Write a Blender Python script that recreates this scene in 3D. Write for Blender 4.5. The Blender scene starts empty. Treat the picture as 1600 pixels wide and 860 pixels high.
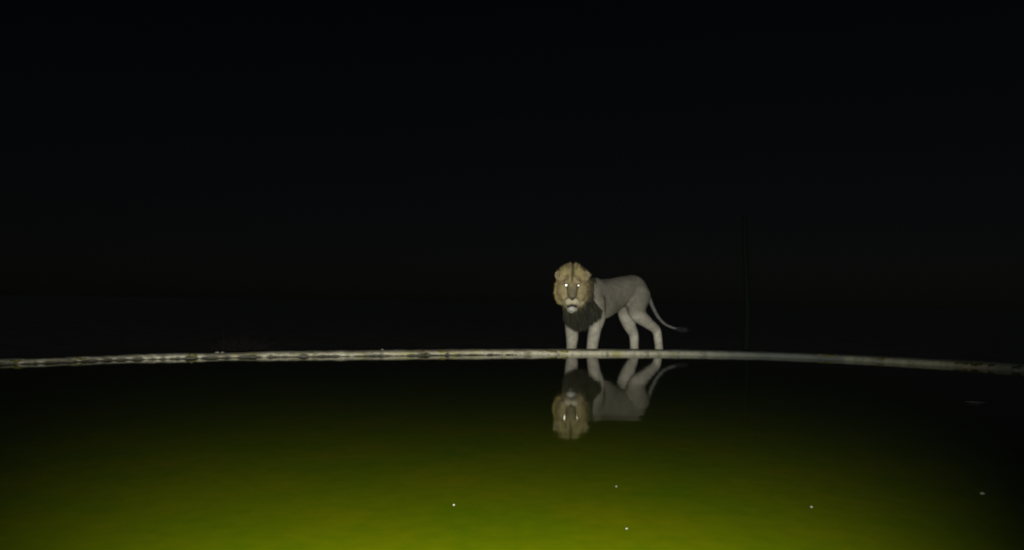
import bpy, math, random
import numpy as np
from mathutils import Vector, Matrix, noise

random.seed(7)
rng = np.random.default_rng(7)
sc = bpy.context.scene
COL = sc.collection

# ------------------------------------------------------------------ camera
F_PX, CAM_H = 1260.0, 0.67                 # focal length in photo pixels (1600 wide), eye height above water
PITCH, ROLL = math.radians(1.82), math.radians(0.85)
fwd = Vector((0, math.cos(PITCH), math.sin(PITCH)))
up0 = Vector((0, -math.sin(PITCH), math.cos(PITCH)))
rt0 = Vector((1, 0, 0))
rt = rt0 * math.cos(ROLL) + up0 * math.sin(ROLL)
up = up0 * math.cos(ROLL) - rt0 * math.sin(ROLL)
CAM = Vector((0, 0, CAM_H))
cd = bpy.data.cameras.new('camera')
cd.sensor_width = 36.0
cd.lens = F_PX / 1600 * 36.0
cd.clip_start, cd.clip_end = 0.05, 3000
co = bpy.data.objects.new('camera', cd)
COL.objects.link(co)
m = Matrix((rt, up, -fwd)).transposed().to_4x4()
m.translation = CAM
co.matrix_world = m
sc.camera = co

# ------------------------------------------------------------------ night sky
w = bpy.data.worlds.new('World')
sc.world = w
w.use_nodes = True
wn = w.node_tree
bg = wn.nodes['Background']
sky = wn.nodes.new('ShaderNodeTexSky')
sky.sky_type = 'NISHITA'
sky.sun_disc = False
sky.dust_density = 0.5
sky.sun_elevation = math.radians(38)
sky.sun_rotation = math.radians(200)
hs = wn.nodes.new('ShaderNodeHueSaturation')
hs.inputs['Saturation'].default_value = 0.5
wn.links.new(sky.outputs[0], hs.inputs['Color'])
wn.links.new(hs.outputs[0], bg.inputs['Color'])
bg.inputs['Strength'].default_value = 0.00036

# added faint fill from no seen source, lifts the ground to the sky's level
sun = bpy.data.lights.new('night_fill', 'SUN')
sun.energy = 0.11
sun.angle = math.radians(0.5)
sun.color = (0.7, 0.86, 1.0)
so = bpy.data.objects.new('night_fill', sun)
COL.objects.link(so)
so.rotation_euler = (math.radians(52), 0, math.radians(-20))

# the hide's spotlight, the light that the photograph is made by
LAMP_POS = Vector((0.10, 0.02, 0.63))
LAMP_AIM = Vector((-0.52, 9.0, -1.25))
spot = bpy.data.lights.new('spotlight_beam', 'SPOT')
spot.energy = 4900
spot.color = (0.97, 0.97, 0.86)
spot.spot_size = math.radians(74)
spot.spot_blend = 1.0
spot.shadow_soft_size = 0.035
lo = bpy.data.objects.new('spotlight_beam', spot)
COL.objects.link(lo)
lo.location = LAMP_POS
lo.rotation_euler = (LAMP_AIM - LAMP_POS).to_track_quat('-Z', 'Y').to_euler()

vs = sc.view_settings
vs.view_transform = 'Standard'
vs.look = 'None'
vs.exposure = 0.0
vs.gamma = 1.0
vs.use_curve_mapping = False
sc.cycles.filter_width = 2.1          # the photograph is a soft night-video frame


# ------------------------------------------------------------------ helpers
def ray(px, py):
    return rt * ((px - 800) / F_PX) - up * ((py - 430) / F_PX) + fwd


def P(px, py, Y):
    d = ray(px, py)
    return CAM + d * (Y / d.y)


def PZ(px, py, z=0.0):
    d = ray(px, py)
    return CAM + d * ((z - CAM_H) / d.z)


def link_mesh(name, verts, faces, mat=None, parent=None, smooth=True, colors=None):
    me = bpy.data.meshes.new(name)
    me.from_pydata([tuple(v) for v in verts], [], [tuple(f) for f in faces])
    me.update()
    if smooth:
        me.polygons.foreach_set('use_smooth', [True] * len(me.polygons))
    if colors is not None:
        a = me.color_attributes.new('coat', 'FLOAT_COLOR', 'POINT')
        c = np.ones((len(verts), 4), np.float32)
        c[:, :3] = colors
        a.data.foreach_set('color', c.ravel())
    o = bpy.data.objects.new(name, me)
    COL.objects.link(o)
    if mat:
        me.materials.append(mat)
    if parent:
        o.parent = parent
        o.matrix_parent_inverse = parent.matrix_world.inverted()
    return o


def empty(name, loc):
    o = bpy.data.objects.new(name, None)
    COL.objects.link(o)
    o.location = loc
    o.matrix_world = Matrix.Translation(Vector(loc))
    o.empty_display_size = 0.2
    return o


def tag(o, label=None, cat=None, group=None, kind=None):
    for k, v in (('label', label), ('category', cat), ('group', group), ('kind', kind)):
        if v:
            o[k] = v
    return o


def mat(name, color, rough=0.8, spec=0.3, metallic=0.0):
    mt = bpy.data.materials.new(name)
    mt.use_nodes = True
    b = mt.node_tree.nodes['Principled BSDF']
    b.inputs['Base Color'].default_value = (*color, 1)
    b.inputs['Roughness'].default_value = rough
    b.inputs['Specular IOR Level'].default_value = spec
    b.inputs['Metallic'].default_value = metallic
    return mt, mt.node_tree, b


def tex_noise(nt, scale, detail=4, rough=0.55, vec=None):
    n = nt.nodes.new('ShaderNodeTexNoise')
    n.inputs['Scale'].default_value = scale
    n.inputs['Detail'].default_value = detail
    n.inputs['Roughness'].default_value = rough
    if vec:
        nt.links.new(vec, n.inputs['Vector'])
    return n


def ramp(nt, src, stops):
    r = nt.nodes.new('ShaderNodeValToRGB')
    e = r.color_ramp.elements
    while len(e) < len(stops):
        e.new(0.5)
    for i, (p, c) in enumerate(stops):
        e[i].position = p
        e[i].color = (*c, 1)
    nt.links.new(src, r.inputs[0])
    return r


def mixc(nt, fac, a, b, mode='MIX'):
    mx = nt.nodes.new('ShaderNodeMix')
    mx.data_type = 'RGBA'
    mx.blend_type = mode
    for sock, val in ((mx.inputs[0], fac), (mx.inputs[6], a), (mx.inputs[7], b)):
        if isinstance(val, (int, float)):
            sock.default_value = val
        elif isinstance(val, tuple):
            sock.default_value = (*val, 1)
        else:
            nt.links.new(val, sock)
    return mx.outputs[2]


def bump(nt, b, height, strength, dist):
    bp = nt.nodes.new('ShaderNodeBump')
    bp.inputs['Strength'].default_value = strength
    bp.inputs['Distance'].default_value = dist
    nt.links.new(height, bp.inputs['Height'])
    nt.links.new(bp.outputs[0], b.inputs['Normal'])
    return bp


# ------------------------------------------------------------------ materials
# water: a smooth skin that mirrors by Fresnel and lets the light through to the murk below
M_WATER = bpy.data.materials.new('pool_water')
M_WATER.use_nodes = True
nt = M_WATER.node_tree
nt.nodes.remove(nt.nodes['Principled BSDF'])
gl = nt.nodes.new('ShaderNodeBsdfGlossy')
gl.inputs['Roughness'].default_value = 0.04
tr = nt.nodes.new('ShaderNodeBsdfTransparent')
tr.inputs['Color'].default_value = (0.94, 0.97, 0.80, 1)
def vmath(nt, op, a, b_=None):
    n = nt.nodes.new('ShaderNodeMath')
    n.operation = op
    for sock, val in zip(n.inputs, (a, b_)):
        if val is None:
            continue
        if isinstance(val, (int, float)):
            sock.default_value = val
        else:
            nt.links.new(val, sock)
    return n.outputs[0]
# Schlick reflectance of water, the same from above and from below
ge = nt.nodes.new('ShaderNodeNewGeometry')
dt = nt.nodes.new('ShaderNodeVectorMath')
dt.operation = 'DOT_PRODUCT'
nt.links.new(ge.outputs['Incoming'], dt.inputs[0])
nt.links.new(ge.outputs['True Normal'], dt.inputs[1])
cosv = vmath(nt, 'ABSOLUTE', dt.outputs['Value'])
refl = vmath(nt, 'ADD', vmath(nt, 'MULTIPLY', vmath(nt, 'POWER', vmath(nt, 'SUBTRACT', 1.0, cosv), 5.0), 0.98), 0.02)
ms = nt.nodes.new('ShaderNodeMixShader')
nt.links.new(refl, ms.inputs[0])
nt.links.new(tr.outputs[0], ms.inputs[1])
nt.links.new(gl.outputs[0], ms.inputs[2])
nt.links.new(ms.outputs[0], nt.nodes['Material Output'].inputs['Surface'])
tc = nt.nodes.new('ShaderNodeTexCoord')
n3 = tex_noise(nt, 4.0, 2, 0.4, tc.outputs['Object'])
bp = nt.nodes.new('ShaderNodeBump')
bp.inputs['Strength'].default_value = 0.16
bp.inputs['Distance'].default_value = 0.004
nt.links.new(n3.outputs['Fac'], bp.inputs['Height'])
nt.links.new(bp.outputs[0], gl.inputs['Normal'])

# suspended green algae, the murky body of the water
M_ALGAE, nt, b = mat('algae_murk', (0.1, 0.1, 0.004), rough=1.0, spec=0.0)
tc = nt.nodes.new('ShaderNodeTexCoord')
n1 = tex_noise(nt, 2.2, 3, 0.55, tc.outputs['Object'])
n2 = tex_noise(nt, 13.0, 4, 0.6, tc.outputs['Object'])
c1 = ramp(nt, n1.outputs['Fac'], [(0.3, (0.027, 0.0395, 0.0003)), (0.7, (0.040, 0.042, 0.0003))])
c2 = ramp(nt, n2.outputs['Fac'], [(0.3, (0.84, 0.91, 0.9)), (0.7, (1.07, 1.04, 1.0))])
nt.links.new(mixc(nt, 1.0, c1.outputs[0], c2.outputs[0], 'MULTIPLY'), b.inputs['Base Color'])

# pale weathered concrete
M_CONC, nt, b = mat('weathered_concrete', (0.3, 0.29, 0.25), rough=0.9, spec=0.2)
tc = nt.nodes.new('ShaderNodeTexCoord')
n1 = tex_noise(nt, 3.0, 6, 0.65, tc.outputs['Object'])
n2 = tex_noise(nt, 26.0, 5, 0.6, tc.outputs['Object'])
n3 = tex_noise(nt, 5.5, 4, 0.6, tc.outputs['Object'])
c1 = ramp(nt, n1.outputs['Fac'], [(0.32, (0.27, 0.25, 0.195)), (0.68, (0.46, 0.43, 0.35))])
n4 = tex_noise(nt, 11.0, 5, 0.7, tc.outputs['Object'])
c2 = ramp(nt, n4.outputs['Fac'], [(0.36, (0.42, 0.42, 0.36)), (0.52, (0.95, 0.95, 0.92)), (0.66, (1.22, 1.16, 1.08))])
base = mixc(nt, 1.0, c1.outputs[0], c2.outputs[0], 'MULTIPLY')
lich = ramp(nt, n3.outputs['Fac'], [(0.54, (0, 0, 0)), (0.66, (0.8, 0.8, 0.8))])
base = mixc(nt, lich.outputs[0], base, (0.22, 0.215, 0.08))
n5 = tex_noise(nt, 4.3, 4, 0.6)
warm = ramp(nt, n5.outputs['Fac'], [(0.55, (0, 0, 0)), (0.68, (0.7, 0.7, 0.7))])
base = mixc(nt, warm.outputs[0], base, (0.42, 0.31, 0.22))
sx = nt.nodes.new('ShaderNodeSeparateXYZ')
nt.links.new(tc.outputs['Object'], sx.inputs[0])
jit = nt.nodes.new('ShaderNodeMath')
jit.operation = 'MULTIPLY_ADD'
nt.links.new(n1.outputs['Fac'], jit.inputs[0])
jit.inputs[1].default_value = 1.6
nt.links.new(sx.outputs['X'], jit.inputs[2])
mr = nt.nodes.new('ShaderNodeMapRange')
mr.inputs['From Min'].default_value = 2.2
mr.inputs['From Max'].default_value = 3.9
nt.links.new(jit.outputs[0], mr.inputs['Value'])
darker_grey = ramp(nt, n1.outputs['Fac'], [(0.3, (0.062, 0.068, 0.06)), (0.7, (0.09, 0.097, 0.084))])  # darker grey stretch of coping right of the lion
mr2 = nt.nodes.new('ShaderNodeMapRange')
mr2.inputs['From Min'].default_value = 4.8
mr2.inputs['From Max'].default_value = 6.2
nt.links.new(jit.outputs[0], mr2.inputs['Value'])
end = ramp(nt, n2.outputs['Fac'], [(0.35, (0.26, 0.24, 0.15)), (0.65, (0.45, 0.41, 0.28))])  # far right end coloured paler to offset the beam's falloff there
base = mixc(nt, mr.outputs[0], base, mixc(nt, mr2.outputs[0], darker_grey.outputs[0], end.outputs[0]))
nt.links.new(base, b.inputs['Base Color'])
bump(nt, b, n2.outputs['Fac'], 0.6, 0.012)

# wet, algae blackened band at the waterline
M_WET, nt, b = mat('wet_algae_concrete', (0.03, 0.03, 0.02), rough=0.55, spec=0.3)
tc = nt.nodes.new('ShaderNodeTexCoord')
n1 = tex_noise(nt, 14.0, 5, 0.6, tc.outputs['Object'])
c1 = ramp(nt, n1.outputs['Fac'], [(0.35, (0.016, 0.016, 0.011)), (0.7, (0.06, 0.055, 0.035))])
nt.links.new(c1.outputs[0], b.inputs['Base Color'])
bump(nt, b, n1.outputs['Fac'], 0.6, 0.01)

M_MOSS, nt, b = mat('moss', (0.09, 0.095, 0.015), rough=0.95, spec=0.1)
tc = nt.nodes.new('ShaderNodeTexCoord')
n1 = tex_noise(nt, 40.0, 4, 0.6, tc.outputs['Object'])
c1 = ramp(nt, n1.outputs['Fac'], [(0.35, (0.035, 0.04, 0.008)), (0.55, (0.12, 0.115, 0.035)), (0.7, (0.2, 0.12, 0.05))])
nt.links.new(c1.outputs[0], b.inputs['Base Color'])

M_SOIL, nt, b = mat('dry_soil', (0.16, 0.12, 0.08), rough=0.95, spec=0.1)
tc = nt.nodes.new('ShaderNodeTexCoord')
n1 = tex_noise(nt, 0.8, 6, 0.6, tc.outputs['Object'])
n2 = tex_noise(nt, 18.0, 5, 0.6, tc.outputs['Object'])
c1 = ramp(nt, n1.outputs['Fac'], [(0.3, (0.10, 0.088, 0.072)), (0.7, (0.17, 0.15, 0.12))])
nt.links.new(c1.outputs[0], b.inputs['Base Color'])
bump(nt, b, n2.outputs['Fac'], 0.7, 0.03)

def coat_material(name, rough, nscale, lo_, hi_):
    mt, nt, b = mat(name, (0.2, 0.16, 0.1), rough=rough, spec=0.12)
    at = nt.nodes.new('ShaderNodeAttribute')
    at.attribute_name = 'coat'
    tc = nt.nodes.new('ShaderNodeTexCoord')
    n = tex_noise(nt, nscale, 4, 0.6, tc.outputs['Object'])
    r = ramp(nt, n.outputs['Fac'], [(0.3, (lo_,) * 3), (0.7, (hi_,) * 3)])
    nt.links.new(mixc(nt, 1.0, at.outputs['Color'], r.outputs[0], 'MULTIPLY'), b.inputs['Base Color'])
    return mt, nt, b, n

M_COAT, nt, b, n = coat_material('lion_coat', 0.85, 17.0, 0.74, 1.2)
n2 = tex_noise(nt, 75.0, 4, 0.65)
bump(nt, b, n2.outputs['Fac'], 0.7, 0.012)
M_HAIR, *_ = coat_material('lion_hair', 0.7, 14.0, 0.75, 1.2)
M_EYE, *_ = mat('shining_eye', (1.0, 0.97, 0.85), rough=0.34, metallic=1.0)
M_RIMEYE, *_ = mat('eye_rim', (0.02, 0.015, 0.012), rough=0.5)
M_NOSE, *_ = mat('nose_leather', (0.035, 0.025, 0.022), rough=0.45)
M_WHISK, *_ = mat('whisker', (0.6, 0.58, 0.52), rough=0.5)
M_BARK, nt, b = mat('dark_bark', (0.0085, 0.0125, 0.0085), rough=0.95, spec=0.1)
M_TWIG, *_ = mat('dry_twig', (0.011, 0.0095, 0.0085), rough=0.95, spec=0.1)
M_LEAF, *_ = mat('drifting_leaf', (0.05, 0.046, 0.05), rough=0.8)
M_STONE, nt, b = mat('pebble_stone', (0.2, 0.19, 0.16), rough=0.85)
M_METAL, *_ = mat('lamp_metal', (0.02, 0.02, 0.02), rough=0.5)
M_GLASS, *_ = mat('lamp_glass', (0.8, 0.8, 0.8), rough=0.1)

# ------------------------------------------------------------------ the pool outline (waterline), metres
def catmull(pts, closed, step):
    pts = [Vector(p) for p in pts]
    n = len(pts)
    out = []
    for i in range(n if closed else n - 1):
        p0, p1, p2, p3 = (pts[(i + k) % n] if closed else pts[min(max(i + k, 0), n - 1)] for k in (-1, 0, 1, 2))
        L = (p2 - p1).length
        k = max(2, int(L / step(p1)))
        for j in range(k):
            t = j / k
            out.append(0.5 * ((2 * p1) + (p2 - p0) * t + (2 * p0 - 5 * p1 + 4 * p2 - p3) * t * t + (3 * p1 - p0 - 3 * p2 + p3) * t ** 3))
    return out

FAR = [(0, 570), (100, 566.5), (200, 562.5), (300, 560.5), (400, 558.5), (500, 557.5), (600, 556.5), (700, 555.5), (800, 554.8), (900, 554.4),
       (1000, 554.6), (1100, 555.6), (1200, 558), (1300, 562), (1400, 567.5), (1500, 573.5), (1600, 580.5)]
far_pts = [PZ(x, y) for x, y in FAR]
ctrl = [(p.x, p.y, 0) for p in far_pts]
ctrl = [(-7.9, 4.6, 0), (-6.6, 6.5, 0)] + ctrl + [(6.6, 7.4, 0), (7.6, 5.2, 0), (7.4, 3.0, 0), (5.6, 1.55, 0), (2.5, 1.15, 0), (-0.5, 1.05, 0), (-3.8, 1.15, 0), (-6.8, 1.75, 0), (-8.2, 3.0, 0)]
OUT = catmull(ctrl, True, lambda p: 0.018 if p.y > 5.5 else 0.25)
N = len(OUT)
NRM = []
for i in range(N):
    t = OUT[(i + 8) % N] - OUT[(i - 8) % N]
    NRM.append(Vector((-t.y, t.x, 0)).normalized())          # outward for a clockwise outline
cen = Vector((0, 5, 0))
if sum(NRM[i].dot(OUT[i] - cen) for i in range(N)) < 0:
    NRM = [-n for n in NRM]

# ------------------------------------------------------------------ water and ground
inset = [OUT[i] + NRM[i] * 0.12 for i in range(N)]
wv = [tuple(cen)] + [(p.x, p.y, 0) for p in inset]
wf = [(0, 1 + i, 1 + (i + 1) % N) for i in range(N)]
water = link_mesh('water', wv, wf, M_WATER)
me = water.data
if me.polygons[0].normal.z < 0:
    me.flip_normals()
tag(water, 'still dark pool water, murky green in the foreground', 'water', kind='structure')

murk = link_mesh('algae_murk', [(v[0], v[1], -0.012) for v in wv], wf, M_ALGAE)
if murk.data.polygons[0].normal.z < 0:
    murk.data.flip_normals()
tag(murk, 'murky green algae suspended in the pool water', 'algae', kind='structure')

RIM_W = 0.40
LEFT = [min(1.0, max(0.0, (-1.2 - p.x) / 3.6)) for p in OUT]
WID = [RIM_W - 0.20 * l for l in LEFT]
def ground_z(s):                     # s metres beyond the rim: the land falls away from the pool
    z = -0.012 - 0.066 * min(s, 20.0)
    if s > 20:
        z -= 0.1 * (1 - math.exp(-(s - 20) / 10))
    return z

ring_s = [-0.08, 0.0, 0.15, 0.35, 0.6, 0.9, 1.3, 1.8, 2.5, 3.5, 5, 7, 10, 14, 19, 22, 30, 45, 80, 160, 400, 1000]
step = 10
idx = list(range(0, N, step))
gv, gf = [], []
for s in ring_s:
    for i in idx:
        radial = (OUT[i] - cen).normalized()
        d = (NRM[i] * max(0, 1 - s / 6) + radial * min(1, s / 6)).normalized()
        p = OUT[i] + NRM[i] * WID[i] + d * s
        q = noise.noise(Vector((p.x * 0.9, p.y * 0.9, 3))) * 0.02 * min(1, max(0, s)) + noise.noise(Vector((p.x * 0.11, p.y * 0.11, 9))) * 0.15 * min(1, max(0, s - 4) / 10)
        gv.append((p.x, p.y, ground_z(max(s, 0)) + q))
K = len(idx)
for r in range(len(ring_s) - 1):
    for k in range(K):
        gf.append((r * K + k, r * K + (k + 1) % K, (r + 1) * K + (k + 1) % K, (r + 1) * K + k))
ground = link_mesh('ground', gv, gf, M_SOIL)
if ground.data.polygons[0].normal.z < 0:
    ground.data.flip_normals()
tag(ground, 'dark bare soil beyond the pool', 'ground', kind='structure')

# ------------------------------------------------------------------ concrete rim
def fb(x, y, s, seed, octs=4):
    v, a, f = 0.0, 1.0, s
    for _ in range(octs):
        v += a * noise.noise(Vector((x * f, y * f, seed)))
        a *= 0.5
        f *= 2.1
    return v

rim = empty('concrete_rim', (far_pts[8].x, far_pts[8].y, -0.2))
tag(rim, 'pale weathered concrete rim curving along the far edge of the pool', 'pool rim')
XCUT = P(880, 550, 10.5).x
cv, wvv, TOP = [], [], []
for i in range(N):
    p, n = OUT[i], NRM[i]
    rough = 1.0 / (1.0 + math.exp((p.x - XCUT) * 2.2))        # broken, undercut edge on the left, smooth cast on the right
    RW = WID[i]
    top = 0.052 - 0.016 * LEFT[i] + 0.009 * fb(p.x, p.y, 1.3, 1) * (0.3 + 0.7 * rough) + 0.004 * rough * fb(p.x, p.y, 6.5, 2)
    TOP.append(top)
    e1 = fb(p.x, p.y, 2.6, 5, 5)
    lipz = (0.017 + 0.010 * e1 + 0.022 * fb(p.x, p.y, 10, 6, 5)) * rough + (-0.06) * (1 - rough)
    lipz = max(-0.06, min(lipz, top - 0.018))
    face = 0.004 * rough * fb(p.x, p.y, 7, 8) - 0.018 * rough
    prof = [(RW - 0.012, -0.25), (RW, -0.06), (RW - 0.01, top - 0.02 + 0.006 * fb(p.x, p.y, 5, 11)),
            (RW - 0.05, top + 0.006 * fb(p.x, p.y, 6, 12)), (RW * .62, top + 0.004 + 0.005 * fb(p.x, p.y, 5, 13)),
            (RW * .25, top + 0.002 + 0.006 * fb(p.x, p.y, 6, 14)), (0.035 + face, top - 0.004 + 0.004 * fb(p.x, p.y, 8, 15)),
            (0.006 + face, top - 0.018), (0.0 + face, (top - 0.018) * 0.5 + lipz * 0.5), (0.004 + face, lipz), (0.05, lipz - 0.002), (0.09, lipz - 0.004)]
    for (o_, z) in prof:
        q = p + n * o_
        cv.append((q.x, q.y, z))
    for (o_, z) in [(0.08, 0.04), (0.05 + 0.01 * e1, 0.022), (0.045, 0.0), (0.05, -0.25)]:
        q = p + n * (o_ + 0.008 * fb(p.x, p.y, 6, 21))
        wvv.append((q.x, q.y, z))
def sweep(n, k):
    return [(i * k + j, i * k + j + 1, ((i + 1) % n) * k + j + 1, ((i + 1) % n) * k + j) for i in range(n) for j in range(k - 1)]
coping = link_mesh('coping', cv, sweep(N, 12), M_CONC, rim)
wet = link_mesh('waterline_band', wvv, sweep(N, 4), M_WET, rim)
wet['label'] = 'dark wet algae band under the broken edge of the rim'

def blob(center, rad, mat_, name, seed, parent=None, sub=2, amp=0.3):
    import bmesh
    bm = bmesh.new()
    bmesh.ops.create_icosphere(bm, subdivisions=sub, radius=1.0)
    for v in bm.verts:
        k = 1 + amp * noise.noise(v.co * 1.7 + Vector((seed * 3.1, seed, 0)))
        v.co = Vector((v.co.x * rad[0] * k, v.co.y * rad[1] * k, v.co.z * rad[2] * k))
    me = bpy.data.meshes.new(name)
    bm.to_mesh(me)
    bm.free()
    me.polygons.foreach_set('use_smooth', [True] * len(me.polygons))
    me.materials.append(mat_)
    o = bpy.data.objects.new(name, me)
    COL.objects.link(o)
    o.location = center
    if parent:
        o.parent = parent
        o.matrix_parent_inverse = parent.matrix_world.inverted()
    return o

# moss clumps on the rim, where the photograph shows yellow-green and rusty patches
for k, (px, wdt) in enumerate([(22, .10), (118, .12), (128, .07), (300, .07), (487, .06), (660, .08), (690, .10), (745, .09), (765, .06), (860, .16), (880, .1),
                               (1282, .10), (1300, .12), (1378, .09), (1500, .10), (1512, .13), (1528, .10), (1556, .12), (1588, .1)]):
    py = np.interp(px, [a for a, _ in FAR], [b_ for _, b_ in FAR])
    p = PZ(px, py)
    i = min(range(N), key=lambda j: (OUT[j] - p).length)
    c = OUT[i] + NRM[i] * (0.03 + 0.05 * ((k * 37) % 10) / 10)
    blob((c.x, c.y, TOP[i] - .014), (wdt * 0.8, 0.05, 0.016), M_MOSS, 'moss_patch', k, rim, 2, 0.8)

# ------------------------------------------------------------------ lion: signed distance body -> one continuous mesh
H = 0.0095
LO = np.array([0.30, 10.45, -0.16])
HI = np.array([2.75, 12.62, 1.32])

class Field:
    def __init__(self, lo, hi, h):
        self.lo, self.h = np.array(lo, np.float32), h
        self.n = np.ceil((np.array(hi) - lo) / h).astype(int)
        self.F = np.full(self.n, 0.4, np.float32)

    def _sub(self, lo, hi):
        a = np.clip(((lo - self.lo) / self.h).astype(int), 0, self.n - 1)
        b_ = np.clip(((hi - self.lo) / self.h).astype(int) + 2, 1, self.n)
        ax = [self.lo[k] + self.h * np.arange(a[k], b_[k], dtype=np.float32) for k in range(3)]
        X, Y, Z = np.meshgrid(*ax, indexing='ij', sparse=True)
        return tuple(slice(a[k], b_[k]) for k in range(3)), X, Y, Z

    def _join(self, sl, d, k):
        A = self.F[sl]
        h = np.clip(0.5 + 0.5 * (A - d) / k, 0, 1)
        self.F[sl] = A * (1 - h) + d * h - k * h * (1 - h)

    def cone(self, p, q, r1, r2, k=0.05):
        p, q = np.array(p, float), np.array(q, float)
        mg = max(r1, r2) + k + 0.08
        sl, X, Y, Z = self._sub(np.minimum(p, q) - mg, np.maximum(p, q) + mg)
        d = q - p
        L2 = max(d @ d, 1e-9)
        t = np.clip(((X - p[0]) * d[0] + (Y - p[1]) * d[1] + (Z - p[2]) * d[2]) / L2, 0, 1)
        D = np.sqrt((X - p[0] - t * d[0]) ** 2 + (Y - p[1] - t * d[1]) ** 2 + (Z - p[2] - t * d[2]) ** 2) - (r1 + (r2 - r1) * t)
        self._join(sl, D, k)

    def chain(self, pts, k=0.05, sub=7):
        """smooth tapered tube through (point, radius) pairs"""
        q = [np.append(np.array(p, float), rr) for p, rr in pts]
        fine = []
        for i in range(len(q) - 1):
            p0, p1, p2, p3 = q[max(i - 1, 0)], q[i], q[i + 1], q[min(i + 2, len(q) - 1)]
            for j in range(sub):
                t = j / sub
                fine.append(0.5 * (2 * p1 + (p2 - p0) * t + (2 * p0 - 5 * p1 + 4 * p2 - p3) * t * t + (3 * p1 - p0 - 3 * p2 + p3) * t ** 3))
        fine.append(q[-1])
        fine = np.array(fine)
        mg = fine[:, 3].max() + k + 0.08
        sl, X, Y, Z = self._sub(fine[:, :3].min(0) - mg, fine[:, :3].max(0) + mg)
        D = np.full(self.F[sl].shape, 1.0, np.float32)
        lo = np.array([X.ravel()[0], Y.ravel()[0], Z.ravel()[0]])
        for a_, b_ in zip(fine, fine[1:]):
            m0 = max(a_[3], b_[3]) + k + 0.08
            i0 = np.clip(((np.minimum(a_, b_)[:3] - m0 - lo) / self.h).astype(int), 0, None)
            i1 = ((np.maximum(a_, b_)[:3] + m0 - lo) / self.h).astype(int) + 2
            ss = tuple(slice(u0, u1) for u0, u1 in zip(i0, i1))
            x, y, zz = X[ss[0]], Y[:, ss[1]], Z[:, :, ss[2]]
            dv = (b_ - a_)[:3]
            L2 = max(dv @ dv, 1e-9)
            t = np.clip(((x - a_[0]) * dv[0] + (y - a_[1]) * dv[1] + (zz - a_[2]) * dv[2]) / L2, 0, 1)
            dd = np.sqrt((x - a_[0] - t * dv[0]) ** 2 + (y - a_[1] - t * dv[1]) ** 2 + (zz - a_[2] - t * dv[2]) ** 2) - (a_[3] + (b_[3] - a_[3]) * t)
            D[ss] = np.minimum(D[ss], dd)
        self._join(sl, D, k)

    def ell(self, c, ax, r, k=0.05, sub=False):
        """c centre, ax 3x3 rows = axes, r radii"""
        c, ax, r = np.array(c, float), np.array(ax, float), np.array(r, float)
        mg = max(r) + k + 0.08
        sl, X, Y, Z = self._sub(c - mg, c + mg)
        u = [((X - c[0]) * ax[i][0] + (Y - c[1]) * ax[i][1] + (Z - c[2]) * ax[i][2]) for i in range(3)]
        k0 = np.sqrt(sum((u[i] / r[i]) ** 2 for i in range(3)))
        k1 = np.sqrt(sum((u[i] / r[i] ** 2) ** 2 for i in range(3))) + 1e-6
        D = k0 * (k0 - 1) / k1
        if sub:
            A = self.F[sl]
            h = np.clip(0.5 - 0.5 * (A + D) / k, 0, 1)
            self.F[sl] = A * (1 - h) - D * h + k * h * (1 - h)
        else:
            self._join(sl, D, k)

    def mesh(self):
        F = self.F
        S = F < 0
        nx, ny, nz = F.shape
        cells = np.zeros((nx - 1, ny - 1, nz - 1), np.int8)
        for dx in (0, 1):
            for dy in (0, 1):
                for dz in (0, 1):
                    cells += S[dx:nx - 1 + dx, dy:ny - 1 + dy, dz:nz - 1 + dz]
        act = (cells > 0) & (cells < 8)
        C = np.argwhere(act)
        vid = np.full(cells.shape, -1, np.int64)
        vid[act] = np.arange(len(C))
        acc = np.zeros((len(C), 3))
        cnt = np.zeros(len(C))
        cor = [(x, y, z) for x in (0, 1) for y in (0, 1) for z in (0, 1)]
        for a in cor:
            for ax in range(3):
                if a[ax]:
                    continue
                b_ = list(a)
                b_[ax] = 1
                fa = F[C[:, 0] + a[0], C[:, 1] + a[1], C[:, 2] + a[2]]
                fb_ = F[C[:, 0] + b_[0], C[:, 1] + b_[1], C[:, 2] + b_[2]]
                ok = (fa < 0) != (fb_ < 0)
                t = np.where(ok, fa / np.where(fa == fb_, 1, fa - fb_), 0)
                pt = np.array(a, float)[None, :].repeat(len(C), 0)
                pt[:, ax] = t
                acc[ok] += pt[ok]
                cnt[ok] += 1
        V = (C + acc / cnt[:, None]) * self.h + self.lo
        faces = []
        for ax in range(3):
            o1, o2 = [(1, 2), (2, 0), (0, 1)][ax]
            sl0 = [slice(None)] * 3
            sl1 = [slice(None)] * 3
            sl0[ax], sl1[ax] = slice(0, -1), slice(1, None)
            ch = S[tuple(sl0)] != S[tuple(sl1)]
            E = np.argwhere(ch)
            E = E[(E[:, o1] > 0) & (E[:, o2] > 0) & (E[:, o1] < F.shape[o1] - 1) & (E[:, o2] < F.shape[o2] - 1)]
            q = []
            for (s1, s2) in ((1, 1), (0, 1), (0, 0), (1, 0)):
                c = E.copy()
                c[:, o1] -= s1
                c[:, o2] -= s2
                q.append(vid[c[:, 0], c[:, 1], c[:, 2]])
            q = np.stack(q, 1)
            inside = S[E[:, 0], E[:, 1], E[:, 2]]
            q[~inside] = q[~inside][:, ::-1]
            faces.append(q)
        return V, np.concatenate(faces)

I3 = np.eye(3)
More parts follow.
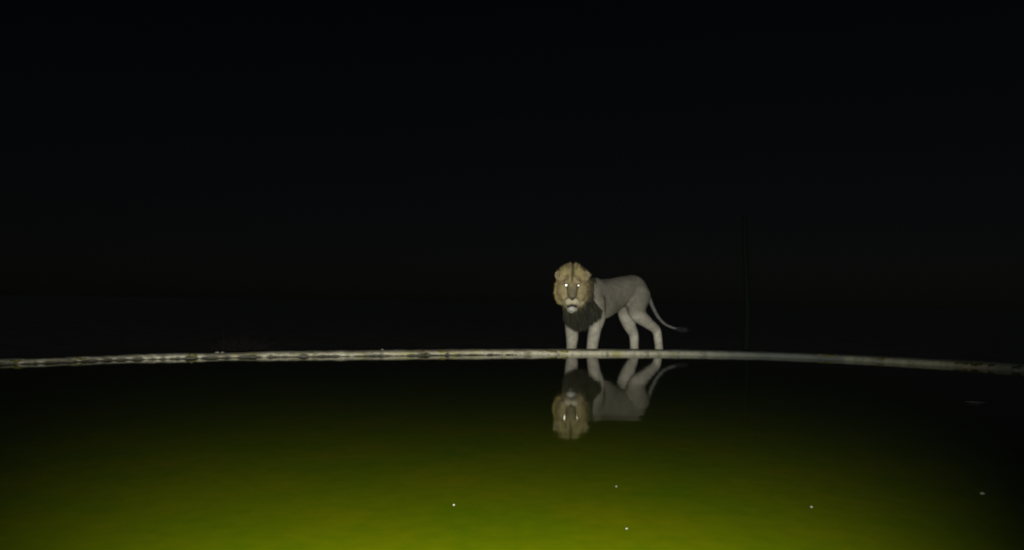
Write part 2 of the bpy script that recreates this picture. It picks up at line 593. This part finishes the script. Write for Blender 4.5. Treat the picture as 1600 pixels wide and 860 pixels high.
# head frame: origin midway between the eyes, x to image right, f towards the camera, u up
EYE_C = np.array(P(894.3, 446.3, 10.86))
tf = np.array(CAM) - EYE_C
tf /= np.linalg.norm(tf)
HX = np.cross(np.array([0, 0, 1.0]), tf)
HX /= np.linalg.norm(HX)
HU = np.cross(tf, HX)
HX, HU = HX * math.cos(0.0) + HU * 0, HU
AX = np.array([HX, tf, HU])
def hp(x, f, u):
    return EYE_C + HX * x + tf * f + HU * u
def to_head(V):
    d = V - EYE_C
    return d @ HX, d @ tf, d @ HU

LDIR = np.array([0.68, -0.73, 0.0])                 # towards the lion's own left side

B = Field(LO, HI, H)
pp = lambda x, y, d: np.array(P(x, y, d))
# trunk
B.chain([(pp(914, 459, 11.25), .205), (pp(932, 459, 11.42), .205), (pp(952, 457, 11.62), .195), (pp(972, 454, 11.82), .205), (pp(986, 454, 11.98), .222)], .06)
B.chain([(pp(915, 480, 11.22), .20), (pp(938, 480, 11.44), .185), (pp(956, 473, 11.66), .155), (pp(972, 463, 11.86), .14)], .07)
B.chain([(pp(988, 455, 12.0), .21), (pp(998, 461, 12.06), .165)], .07)
# shoulder blades rise a little over the back line
B.cone(pp(928, 449, 11.32), pp(923, 478, 11.18), .11, .13, .11)
# neck
B.chain([(pp(914, 460, 11.25), .20), (pp(898, 455, 11.12), .17)], .08)
# left hind leg (stretched back)
B.chain([(pp(999, 463, 11.90), .165), (pp(995, 487, 11.76), .130), (pp(1011, 504, 11.90), .085), (pp(1025, 516, 12.05), .068), (pp(1028.5, 533, 12.02), .060), (pp(1030, 549.5, 11.98), .060)], .045)
B.ell(pp(1028.5, 553, 11.93), I3, (.065, .10, .045), .03)
# right hind leg (under the body)
B.chain([(pp(984, 466, 12.10), .15), (pp(979, 486, 11.98), .135), (pp(983, 507, 12.06), .098), (pp(990, 523, 12.16), .072), (pp(991, 537, 12.13), .064), (pp(991, 550, 12.10), .062)], .045)
B.ell(pp(989, 554, 12.03), I3, (.065, .10, .045), .03)
# right foreleg
B.chain([(pp(898, 482, 11.34), .13), (pp(893.5, 508, 11.30), .096), (pp(894, 528, 11.25), .084), (pp(893, 541, 11.22), .070), (pp(893, 551, 11.20), .076)], .04)
B.ell(pp(892.5, 553, 11.14), I3, (.075, .11, .045), .03)
# left foreleg
B.chain([(pp(930, 474, 11.17), .14), (pp(934, 497, 11.18), .104), (pp(930, 513, 11.12), .088), (pp(927, 529, 11.06), .082), (pp(925.5, 541, 11.03), .076), (pp(925, 551, 11.01), .082)], .04)
B.ell(pp(924, 553, 10.95), I3, (.078, .11, .045), .03)
# tail
B.chain([(pp(1008, 456, 12.12), .055), (pp(1014, 466, 12.17), .034), (pp(1020, 480, 12.21), .028), (pp(1028, 495, 12.25), .024), (pp(1038, 506, 12.27), .020), (pp(1050, 512, 12.27), .017), (pp(1062, 515, 12.25), .013)], .03)
# head
B.ell(hp(0, -.17, .03), AX, (.150, .17, .145), .04)
B.ell(hp(.10, -.09, -.09), AX, (.105, .12, .13), .05)
B.ell(hp(-.10, -.09, -.09), AX, (.105, .12, .13), .05)
B.chain([(hp(0, -.05, .05), .085), (hp(0, .05, -.06), .068), (hp(0, .135, -.155), .056)], .04)
for s in (-1, 1):
    B.ell(hp(.062 * s, -.015, .045), AX, (.05, .045, .03), .03)           # brow
    B.ell(hp(.046 * s, .115, -.215), AX, (.058, .065, .052), .02)          # whisker pads
    B.ell(hp(.10 * s, .0, -.15), AX, (.06, .07, .07), .05)                 # cheek to muzzle
B.ell(hp(0, .075, -.305), AX, (.052, .065, .046), .02)                     # chin
B.cone(hp(0, -.05, -.24), hp(0, .05, -.28), .09, .06, .05)                 # jaw
for s in (-1, 1):
    B.ell(hp(.083 * s, .032, .002), AX, (.028, .03, .02), .015, sub=True)  # eye sockets
B.ell(hp(0, .18, -.264), AX, (.080, .085, .014), .012, sub=True)            # mouth line
B.ell(hp(0, .20, -.215), AX, (.006, .045, .04), .010, sub=True)            # lip groove
# ears
for s in (-1, 1):
    ex = np.array([HX * math.cos(.35) - tf * s * math.sin(.35), tf * math.cos(.35) + HX * s * math.sin(.35), HU])
    c = hp(.190 * s, -.115, .140)
    B.ell(c, ex, (.055, .030, .058), .03)
    B.ell(c + ex[1] * .030, ex, (.032, .022, .036), .012, sub=True)
# the base of the ruff, so that face and mane run into each other
B.ell(hp(0, -.205, .05), AX, (.16, .115, .18), .08)
for s in (-1, 1):
    B.ell(hp(.112 * s, -.15, -.065), AX, (.082, .09, .13), .09)
BV, BF = B.mesh()

# --- coat colours, by region of the animal
hx, hf, hu = to_head(BV)
n_b = len(BV)
col = np.tile(np.array([.168, .154, .126]), (n_b, 1))                      # grey-tawny flank
def lerp(mask, c):
    global col
    mm = np.clip(mask, 0, 1)[:, None]
    col = col * (1 - mm) + np.array(c)[None, :] * mm
def sstep(a, b_, x):
    t = np.clip((x - a) / (b_ - a), 0, 1)
    return t * t * (3 - 2 * t)
z = BV[:, 2]
lerp(sstep(.56, .44, z), (.275, .255, .212))
lerp(sstep(.56, .40, z) * sstep(1.45, 1.6, BV[:, 0]), (.37, .345, .29))                                 # pale belly and legs
lerp(sstep(.10, .03, z) * .35, (.2, .18, .13))
lat = (BV - np.array(P(950, 470, 11.6))) @ LDIR
head = (hf > -.33) & (np.abs(hx) < .30) & (hu > -.40) & (hu < .32)
hd = head.astype(float)
lerp(hd, (.27, .215, .115))
lerp(hd * sstep(.03, -.03, np.abs(hx) - .035 - .22 * np.clip(-hu, 0, .15)) * sstep(.04, -.06, hu) * sstep(-.19, -.15, hu), (.15, .128, .078))          # dark bridge
lerp(hd * sstep(.03, .0, np.abs(hx)) * sstep(.03, .08, hu), (.10, .08, .045))
lerp(hd * sstep(-.16, -.20, hu) * sstep(.11, .06, np.abs(hx)) * sstep(.03, .07, hf), (.43, .39, .27))           # pale muzzle pads
lerp(hd * sstep(-.275, -.285, hu) * sstep(.0, .04, hf), (.40, .39, .34))                                           # pale chin
lerp(hd * sstep(.026, .010, np.abs(hu + .264 + .30 * np.abs(hx))) * sstep(.11, .09, np.abs(hx)) * sstep(.05, .09, hf), (.03, .02, .025))  # lips
for s in (-1, 1):
    ed = np.sqrt((hx - .083 * s) ** 2 + (hu - .002) ** 2)
    lerp(hd * sstep(.032, .020, ed) * (hf > -.08) * .75, (.05, .036, .026))
    tl = np.abs(hx - (.075 - .25 * (-.01 - hu)) * s)
    lerp(hd * sstep(.018, .006, tl) * sstep(-.08, -.05, hu) * sstep(.0, -.02, hu) * .5, (.06, .045, .03))          # tear lines
    ee = np.sqrt(((hx - .190 * s) / .04) ** 2 + ((hu - .140) / .045) ** 2)
    lerp(hd * sstep(1.0, .6, ee), (.19, .155, .10))
lerp(((hf < -.30) & (BV[:, 0] < np.array(P(930, 470, 11.3))[0]) & (z > .35)).astype(float), (.045, .042, .03))
tailm = sstep(2.02, 2.06, BV[:, 0]) * (BV[:, 1] > 12.1)
lerp(tailm, (.125, .122, .118))

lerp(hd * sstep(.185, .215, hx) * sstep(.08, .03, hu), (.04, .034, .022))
crown = hd * sstep(.02, .09, hu)
stk = np.zeros(n_b)
for i_ in np.nonzero(crown > 0)[0]:
    stk[i_] = noise.noise(Vector((hx[i_] * 42, 3.0, hu[i_] * 6)))
col *= (1 + .6 * (crown * stk))[:, None]
GZ = -0.06
lion = empty('lion', (P(950, 552, 11.6).x, 11.6, GZ))
tag(lion, 'male lion with dark chest mane standing behind the rim, eyes shining at the camera', 'lion')
body = link_mesh('body', BV, BF, M_COAT, lion, colors=col)

# --- mane: bulk of the hair as a volume, then locks growing out of it
Mf = Field((0.30, 10.55, 0.15), (1.65, 11.75, 1.40), 0.011)
Mf.ell(hp(0, -.22, .055), AX, (.185, .13, .215), .05)
for s in (-1, 1):
    Mf.ell(hp(.116 * s, -.17, -.065), AX, (.105, .10, .155), .05)
    Mf.ell(hp(.10 * s, -.17, .15), AX, (.105, .09, .115), .05)
Mf.ell(hp(0, -.19, .19), AX, (.09, .08, .10), .05)
Mf.chain([(pp(911, 456, 11.24), .205), (pp(906, 474, 11.18), .205), (pp(902, 486, 11.16), .185)], .07)
Mf.cone(pp(912, 484, 11.12), pp(919, 482, 11.10), .155, .145, .06)
MV, MF = Mf.mesh()

def tri_sample(V, Fq, n):
    T = np.concatenate([Fq[:, [0, 1, 2]], Fq[:, [0, 2, 3]]])
    a, b_, c = V[T[:, 0]], V[T[:, 1]], V[T[:, 2]]
    nr = np.cross(b_ - a, c - a)
    ar = np.linalg.norm(nr, axis=1)
    pick = rng.choice(len(T), n, p=ar / ar.sum())
    u, v = rng.random(n), rng.random(n)
    f = u + v > 1
    u[f], v[f] = 1 - u[f], 1 - v[f]
    pts = a[pick] + (b_[pick] - a[pick]) * u[:, None] + (c[pick] - a[pick]) * v[:, None]
    return pts, nr[pick] / ar[pick][:, None]

def nrm(v):
    return v / (np.linalg.norm(v, axis=1)[:, None] + 1e-9)

def strands(pts, d, L, W, sag, colr, seg=3):
    """tapered, drooping locks; returns verts, faces, colours"""
    n = len(pts)
    d = nrm(d)
    side = nrm(np.cross(d, nrm(rng.normal(size=(n, 3)))))
    V, C = [], []
    for k in range(seg + 1):
        t = k / seg
        p = pts + d * (L * t)[:, None]
        p[:, 2] -= sag * t * t
        wdt = W * (1 - t) ** 0.7
        if k < seg:
            V += [p - side * wdt[:, None], p + side * wdt[:, None]]
            C += [colr, colr]
        else:
            V += [p]
            C += [colr]
    V = np.stack(V, 1)
    C = np.stack(C, 1)
    m_ = 2 * seg + 1
    base = (np.arange(n) * m_)[:, None]
    quads = np.concatenate([base + np.array([[2 * k, 2 * k + 1, 2 * k + 3, 2 * k + 2]]) for k in range(seg - 1)])
    tris = base + np.array([[2 * seg - 2, 2 * seg - 1, 2 * seg]])
    return V.reshape(-1, 3), quads, tris, C.reshape(-1, 3)

def mane_color(p):
    x, f, u = to_head(p)
    n = len(p)
    dark = np.array([.022, .021, .014])
    gold = np.array([.25, .205, .10])
    # the ring round the face is tawny, the neck and chest mane nearly black
    r = np.sqrt((x / np.where(x > 0, .205, .235)) ** 2 + ((u + .03) / .33) ** 2)
    ring = sstep(1.12, .92, r) * sstep(-.36, -.26, f)
    ring *= sstep(-.37, -.20, u + .25 * np.maximum(np.abs(x) - .1, 0))
    mid = np.array([.11, .085, .045])
    r2 = np.clip(ring * 2, 0, 1)[:, None]
    r3 = np.clip(ring * 2 - 1, 0, 1)[:, None]
    c = (dark[None] * (1 - r2) + mid[None] * r2) * (1 - r3) + gold[None] * r3
    part = ring * sstep(.035, .012, np.abs(x - .004)) * sstep(.05, .1, u)
    c = c * (1 - part[:, None]) + np.array([.07, .058, .03])[None] * part[:, None]
    yl = ring * sstep(-.10, -.2, x) * .5
    c = c * (1 - yl[:, None]) + np.array([.30, .23, .07])[None] * yl[:, None]
    return c

pts, nn = tri_sample(MV, MF, 20000)
x, f, u = to_head(pts)
keep = ~((f > -.02))
pts, nn, x, f, u = pts[keep], nn[keep], x[keep], f[keep], u[keep]
mc = mane_color(pts)
ringw = np.clip((mc[:, 0] - .03) / .2, 0, 1)
rad = nrm(HX[None] * x[:, None] + HU[None] * (u + .06)[:, None])
low = sstep(.10, -.05, u)[:, None]
d_ring = rad * .38 + nn * .10 - tf[None] * .55 + np.array([0, 0, -.38])[None] * low + HU[None] * .35 * (1 - low)
d_neck = nn * .22 + np.array([.30, .12, -.85])[None]
clump = np.array([noise.noise(Vector(q * 16)) for q in pts])[:, None]
d = d_ring * ringw[:, None] + d_neck * (1 - ringw)[:, None] + rng.normal(size=pts.shape) * .07 + (HX[None] * .35 + HU[None] * .1) * clump
L = (.06 + .06 * rng.random(len(pts))) * ringw + (.05 + .07 * rng.random(len(pts))) * (1 - ringw)
L *= np.where((u > .1) | (ringw > .4), .55, 1)
streak = 1 + .55 * np.array([noise.noise(Vector((a_ * 42, 0, b_ * 7))) for a_, b_ in zip(x, u)])
mc = mc * np.clip(streak, .45, 1.5)[:, None]
SV, SQ, ST, SC = strands(pts, d, L, .004 + .004 * rng.random(len(pts)), .03 * rng.random(len(pts)), mc * (0.8 + .4 * rng.random((len(pts), 1))))
off = len(MV)
mane_faces = [tuple(q) for q in MF] + [tuple(q + off) for q in SQ] + [tuple(q + off) for q in ST]
mane = link_mesh('mane', np.concatenate([MV, SV]), mane_faces, M_HAIR, lion, colors=np.concatenate([mane_color(MV), SC]))
mane['label'] = 'tawny ring round the face turning to a near-black chest mane'

# --- short coat hairs break up the outline of the body
pts, nn = tri_sample(BV, BF, 30000)
xh, fh, uh = to_head(pts)
kh = (fh > -.30) & (np.abs(xh) < .25) & (uh > -.4) & (uh < .3)
pts, nn = pts[kh], nn[kh]
x, f, u = to_head(pts)
face = (f > -.12) & (np.abs(x) < .2) & (u > -.4) & (u < .2)
back = np.array([.62, .62, -.45])
d = nn * .55 + back[None] + rng.normal(size=pts.shape) * .15
d[face] = (nn * .22 + rad.mean(0)[None] * 0 + HX[None] * x[:, None] * 3 + HU[None] * (u + .05)[:, None] * 2 - tf[None] * .3)[face]
bx_, bf_, bu_ = to_head(BV)
# nearest coat colour by re-using region rules: sample from closest voxel vertex
key = {}
ijk = np.floor((BV - LO) / .03).astype(int)
for k_, c_ in zip(map(tuple, ijk), col):
    key.setdefault(k_, c_)
hc = np.array([key.get(tuple(k_), (.14, .13, .11)) for k_ in np.floor((pts - LO) / .03).astype(int)])
ok = ~((f > .0) & (np.abs(x) < .12) & (u > -.19))
pts, d, hc, face = pts[ok], d[ok], hc[ok], face[ok]
xk, fk, uk = to_head(pts)
Ls = np.where(face, .014 + .030 * np.clip(np.sqrt((xk / .19) ** 2 + ((uk + .08) / .28) ** 2) - .45, 0, .8) - .006 * (fk > .03), .030) * (.7 + .6 * rng.random(len(pts)))
SV, SQ, ST, SC = strands(pts - nrm(d) * .004, d, Ls, np.full(len(pts), .0024), np.zeros(len(pts)), hc * (0.85 + .2 * rng.random((len(pts), 1))), seg=2)
coat = link_mesh('face_hair', SV, [tuple(q) for q in SQ] + [tuple(q) for q in ST], M_HAIR, lion, colors=SC)

# tail tuft
tip = pp(1060, 514.5, 12.25)
n_t = 420
pts = tip[None] + rng.normal(size=(n_t, 3)) * np.array([.025, .008, .006])
d = np.tile(np.array([.9, .05, -.12]), (n_t, 1)) + rng.normal(size=(n_t, 3)) * .09
SV, SQ, ST, SC = strands(pts, d, .07 + .07 * rng.random(n_t), np.full(n_t, .005), .02 * rng.random(n_t), np.tile(np.array([.014, .013, .016]), (n_t, 1)))
tuft = link_mesh('tail_tuft', SV, [tuple(q) for q in SQ] + [tuple(q) for q in ST], M_HAIR, lion, colors=SC)

# eyes: a dark ball with the shining pupil set in it, looking into the light
def uv_disc(c, n, r, bulge, rings=5, seg=16):
    n = np.array(n) / np.linalg.norm(n)
    a = np.cross(n, [0, 0, 1.0])
    a /= np.linalg.norm(a)
    b_ = np.cross(a, n)
    V = [c + n * bulge]
    for i in range(1, rings + 1):
        t = i / rings
        for j in range(seg):
            an = 2 * math.pi * j / seg
            V.append(c + (a * math.cos(an) + b_ * math.sin(an)) * r * t + n * bulge * (1 - t * t))
    Fs = [(0, 1 + j, 1 + (j + 1) % seg) for j in range(seg)]
    for i in range(rings - 1):
        for j in range(seg):
            Fs.append((1 + i * seg + j, 1 + (i + 1) * seg + j, 1 + (i + 1) * seg + (j + 1) % seg, 1 + i * seg + (j + 1) % seg))
    return V, Fs

look = np.array(LAMP_POS) * .5 + np.array(CAM) * .5
for s, rp in ((-1, .0150), (1, .0115)):
    c = hp(.083 * s, .004, .002)
    e = blob(tuple(c), (.024, .024, .022), M_RIMEYE, 'eye', 0, lion, 2, 0.0)
    V, Fs = uv_disc(c + tf * .0215, look - c, rp, .0022)
    bpy.context.view_layer.update()
    pu = link_mesh('pupil', V, Fs, M_EYE, e)
    pu['label'] = 'white eyeshine in the pupil'
# nose
nv = [hp(-.042, .175, -.150), hp(.042, .175, -.150), hp(.030, .188, -.178), hp(.008, .192, -.198), hp(-.008, .192, -.198), hp(-.030, .188, -.178),
      hp(-.036, .12, -.145), hp(.036, .12, -.145), hp(.03, .12, -.18), hp(.01, .12, -.205), hp(-.01, .12, -.205), hp(-.03, .12, -.18), hp(0, .202, -.165)]
nf = [(0, 1, 12), (1, 2, 12), (2, 3, 12), (3, 4, 12), (4, 5, 12), (5, 0, 12), (0, 6, 7, 1), (1, 7, 8, 2), (2, 8, 9, 3), (3, 9, 10, 4), (4, 10, 11, 5), (5, 11, 6, 0)]
nose = link_mesh('nose', nv, nf, M_NOSE, lion)
# whiskers
for s in (-1, 1):
    n_w = 9
    pts = np.array([hp(s * (.06 + .02 * (k % 3)), .14 - .02 * (k % 3), -.205 - .018 * (k // 3)) for k in range(n_w)])
    d = np.array([HX * s + HU * (-.15 - .15 * (k // 3)) + tf * .15 for k in range(n_w)])
    SV, SQ, ST, SC = strands(pts, d, np.full(n_w, .08), np.full(n_w, .0008), np.full(n_w, .02), np.tile(np.array([.5, .5, .45]), (n_w, 1)))
    link_mesh('whiskers', SV, [tuple(q) for q in SQ] + [tuple(q) for q in ST], M_WHISK, lion)

# ------------------------------------------------------------------ dim things in the dark behind the rim
def tube(pts, rads, seg=8):
    V, Fs = [], []
    for i, p in enumerate(pts):
        t = (pts[min(i + 1, len(pts) - 1)] - pts[max(i - 1, 0)]).normalized()
        a = t.orthogonal().normalized()
        b_ = t.cross(a)
        for j in range(seg):
            an = 2 * math.pi * j / seg
            V.append(p + (a * math.cos(an) + b_ * math.sin(an)) * rads[i])
    for i in range(len(pts) - 1):
        for j in range(seg):
            Fs.append((i * seg + j, i * seg + (j + 1) % seg, (i + 1) * seg + (j + 1) % seg, (i + 1) * seg + j))
    V += [pts[0], pts[-1]]
    k = len(V)
    for j in range(seg):
        Fs.append((k - 2, (j + 1) % seg, j))
        Fs.append((k - 1, (len(pts) - 1) * seg + j, (len(pts) - 1) * seg + (j + 1) % seg))
    return V, Fs

# slender dead trunk far right of the lion
T0, T1 = P(1166, 560, 17.0), P(1165, 338, 17.0)
T0.z = -0.62
tree = empty('dead_tree', T0)
tag(tree, 'faint slender bare trunk standing in the dark to the right of the lion', 'tree')
pts = [T0.lerp(T1, t) + Vector((0.03 * math.sin(5 * t), 0.03 * math.cos(4 * t), 0)) for t in np.linspace(0, 1, 14)]
V, Fs = tube(pts, [0.07 - 0.02 * t for t in np.linspace(0, 1, 14)])
link_mesh('trunk', V, Fs, M_BARK, tree)
for k, (t, ang, ln) in enumerate([(.55, .7, .35), (.72, 2.4, .4), (.86, -.6, .3)]):
    b0 = T0.lerp(T1, t)
    pts = [b0 + Vector((math.cos(ang) * ln * s, math.sin(ang) * ln * s * .6, ln * s * (1 - .3 * s))) for s in (0, .35, .7, 1)]
    V, Fs = tube(pts, [.018, .013, .009, .004], 6)
    link_mesh('branch', V, Fs, M_BARK, tree)

# low dry shrub behind the left part of the rim
S0 = P(372, 552, 13.4)
S0.z = -0.28
shrub = empty('dry_shrub', S0)
tag(shrub, 'dim low dry shrub behind the rim on the left', 'shrub')
SVs, SFs = [], []
for k in range(420):
    a, el = random.uniform(0, 6.283), random.uniform(.15, 1.35)
    ln = random.uniform(.12, .34) + .22 * random.random() ** 3
    d0 = Vector((math.cos(a) * math.cos(el) * 1.2, math.sin(a) * math.cos(el), math.sin(el)))
    st = S0 + Vector((random.uniform(-.28, .38), random.uniform(-.15, .15), 0))
    bend = Vector((random.uniform(-.15, .15), random.uniform(-.15, .15), -.1))
    pts = [st + d0 * ln * s + bend * ln * s * s for s in (0, .4, .75, 1)]
    V, Fs = tube(pts, [.007, .005, .004, .002], 4)
    o_ = len(SVs)
    SVs += V
    SFs += [tuple(i + o_ for i in f_) for f_ in Fs]
tw = link_mesh('twigs', SVs, SFs, M_TWIG, shrub)

# pebbles lying on the rim
for k, (px, r, lab) in enumerate([(344, .018, 'left one of two small pale pebbles lying on the rim before the dim shrub'),
                                  (353, .016, 'right one of two small pale pebbles lying on the rim before the dim shrub'),
                                  (604, .012, 'single small pale pebble lying on the rim between the shrub and the lion')]):
    py = np.interp(px, [a for a, _ in FAR], [b_ for _, b_ in FAR])
    p = PZ(px, py)
    i = min(range(N), key=lambda j: (OUT[j] - p).length)
    c = OUT[i] + NRM[i] * WID[i] * .75
    tag(blob((c.x, c.y, TOP[i] + r * .25), (r * 1.3, r, r * .7), M_STONE, 'pebble', k + 30, None, 2, .4), lab, 'pebble', 'pebbles on the rim')

# pale flecks floating on the water
for k, (px, py, rpx, lab) in enumerate([
        (709, 789, 1.7, 'bright pale fleck floating on green water left of centre, leftmost of the flecks'),
        (963, 760, 1.5, 'dim pale fleck floating on the water straight below the lion, farthest of the green-water flecks'),
        (979, 826, 1.9, 'bright pale fleck floating on the water below the lion, nearest to the camera'),
        (1268, 792, 2.1, 'dim grey fleck floating on dark green water right of the lion'),
        (1535, 771, 2.6, 'faint elongated fleck floating on the nearly black water at far right')]):
    c = PZ(px, py, 0.001)
    r = .85 * rpx * (c - CAM).length / F_PX
    al = (.085, .035, .055, .04, .05)[k]
    M_FLECK = mat('pale_fleck', (al, al * 1.06, al * .85), rough=0.8)[0]
    tag(blob(c, (r * (1.5 if k == 4 else 1.1), r, r * .55), M_FLECK, 'floating_fleck', k + 50, None, 2, .5), lab, 'fleck', 'flecks floating on the pool')
c = PZ(1524, 630, .002)
V, Fs = uv_disc(np.array([0., 0, 0]), np.array([0, 0.02, 1.0]), .05, .012, 4, 14)
V = [(v[0] * 1.5, v[1] * .6 * (1 + .4 * v[0] / .05), v[2] + 3 * v[0] ** 2) for v in V]
lf = link_mesh('floating_leaf', V, Fs, M_LEAF)
lf.location = c
lf.rotation_euler = (0, 0, -.5)
tag(lf, 'faint grey leaf adrift on black water below the right end of the rim', 'leaf')

# ------------------------------------------------------------------ the lamp beside the camera (out of the frame)
lamp = empty('spotlight', (LAMP_POS.x, LAMP_POS.y - .1, ground_z(.5)))
tag(lamp, 'black spotlight on a stake at the near edge of the pool', 'spotlight')
ax = (LAMP_AIM - LAMP_POS).normalized()
q0 = LAMP_POS - ax * .05
V, Fs = tube([q0 - ax * .16, q0 - ax * .15, q0 - ax * .06, q0 - ax * .012], [.03, .045, .055, .07], 20)
link_mesh('housing', V, Fs, M_METAL, lamp)
V, Fs = tube([q0 - ax * .011, q0 - ax * .004], [.062, .062], 20)
link_mesh('lens', V, Fs, M_GLASS, lamp)
b0 = q0 - ax * .1
V, Fs = tube([Vector((b0.x, b0.y, -.2)), Vector((b0.x, b0.y, b0.z - .05))], [.012, .012], 10)
link_mesh('stake', V, Fs, M_METAL, lamp)
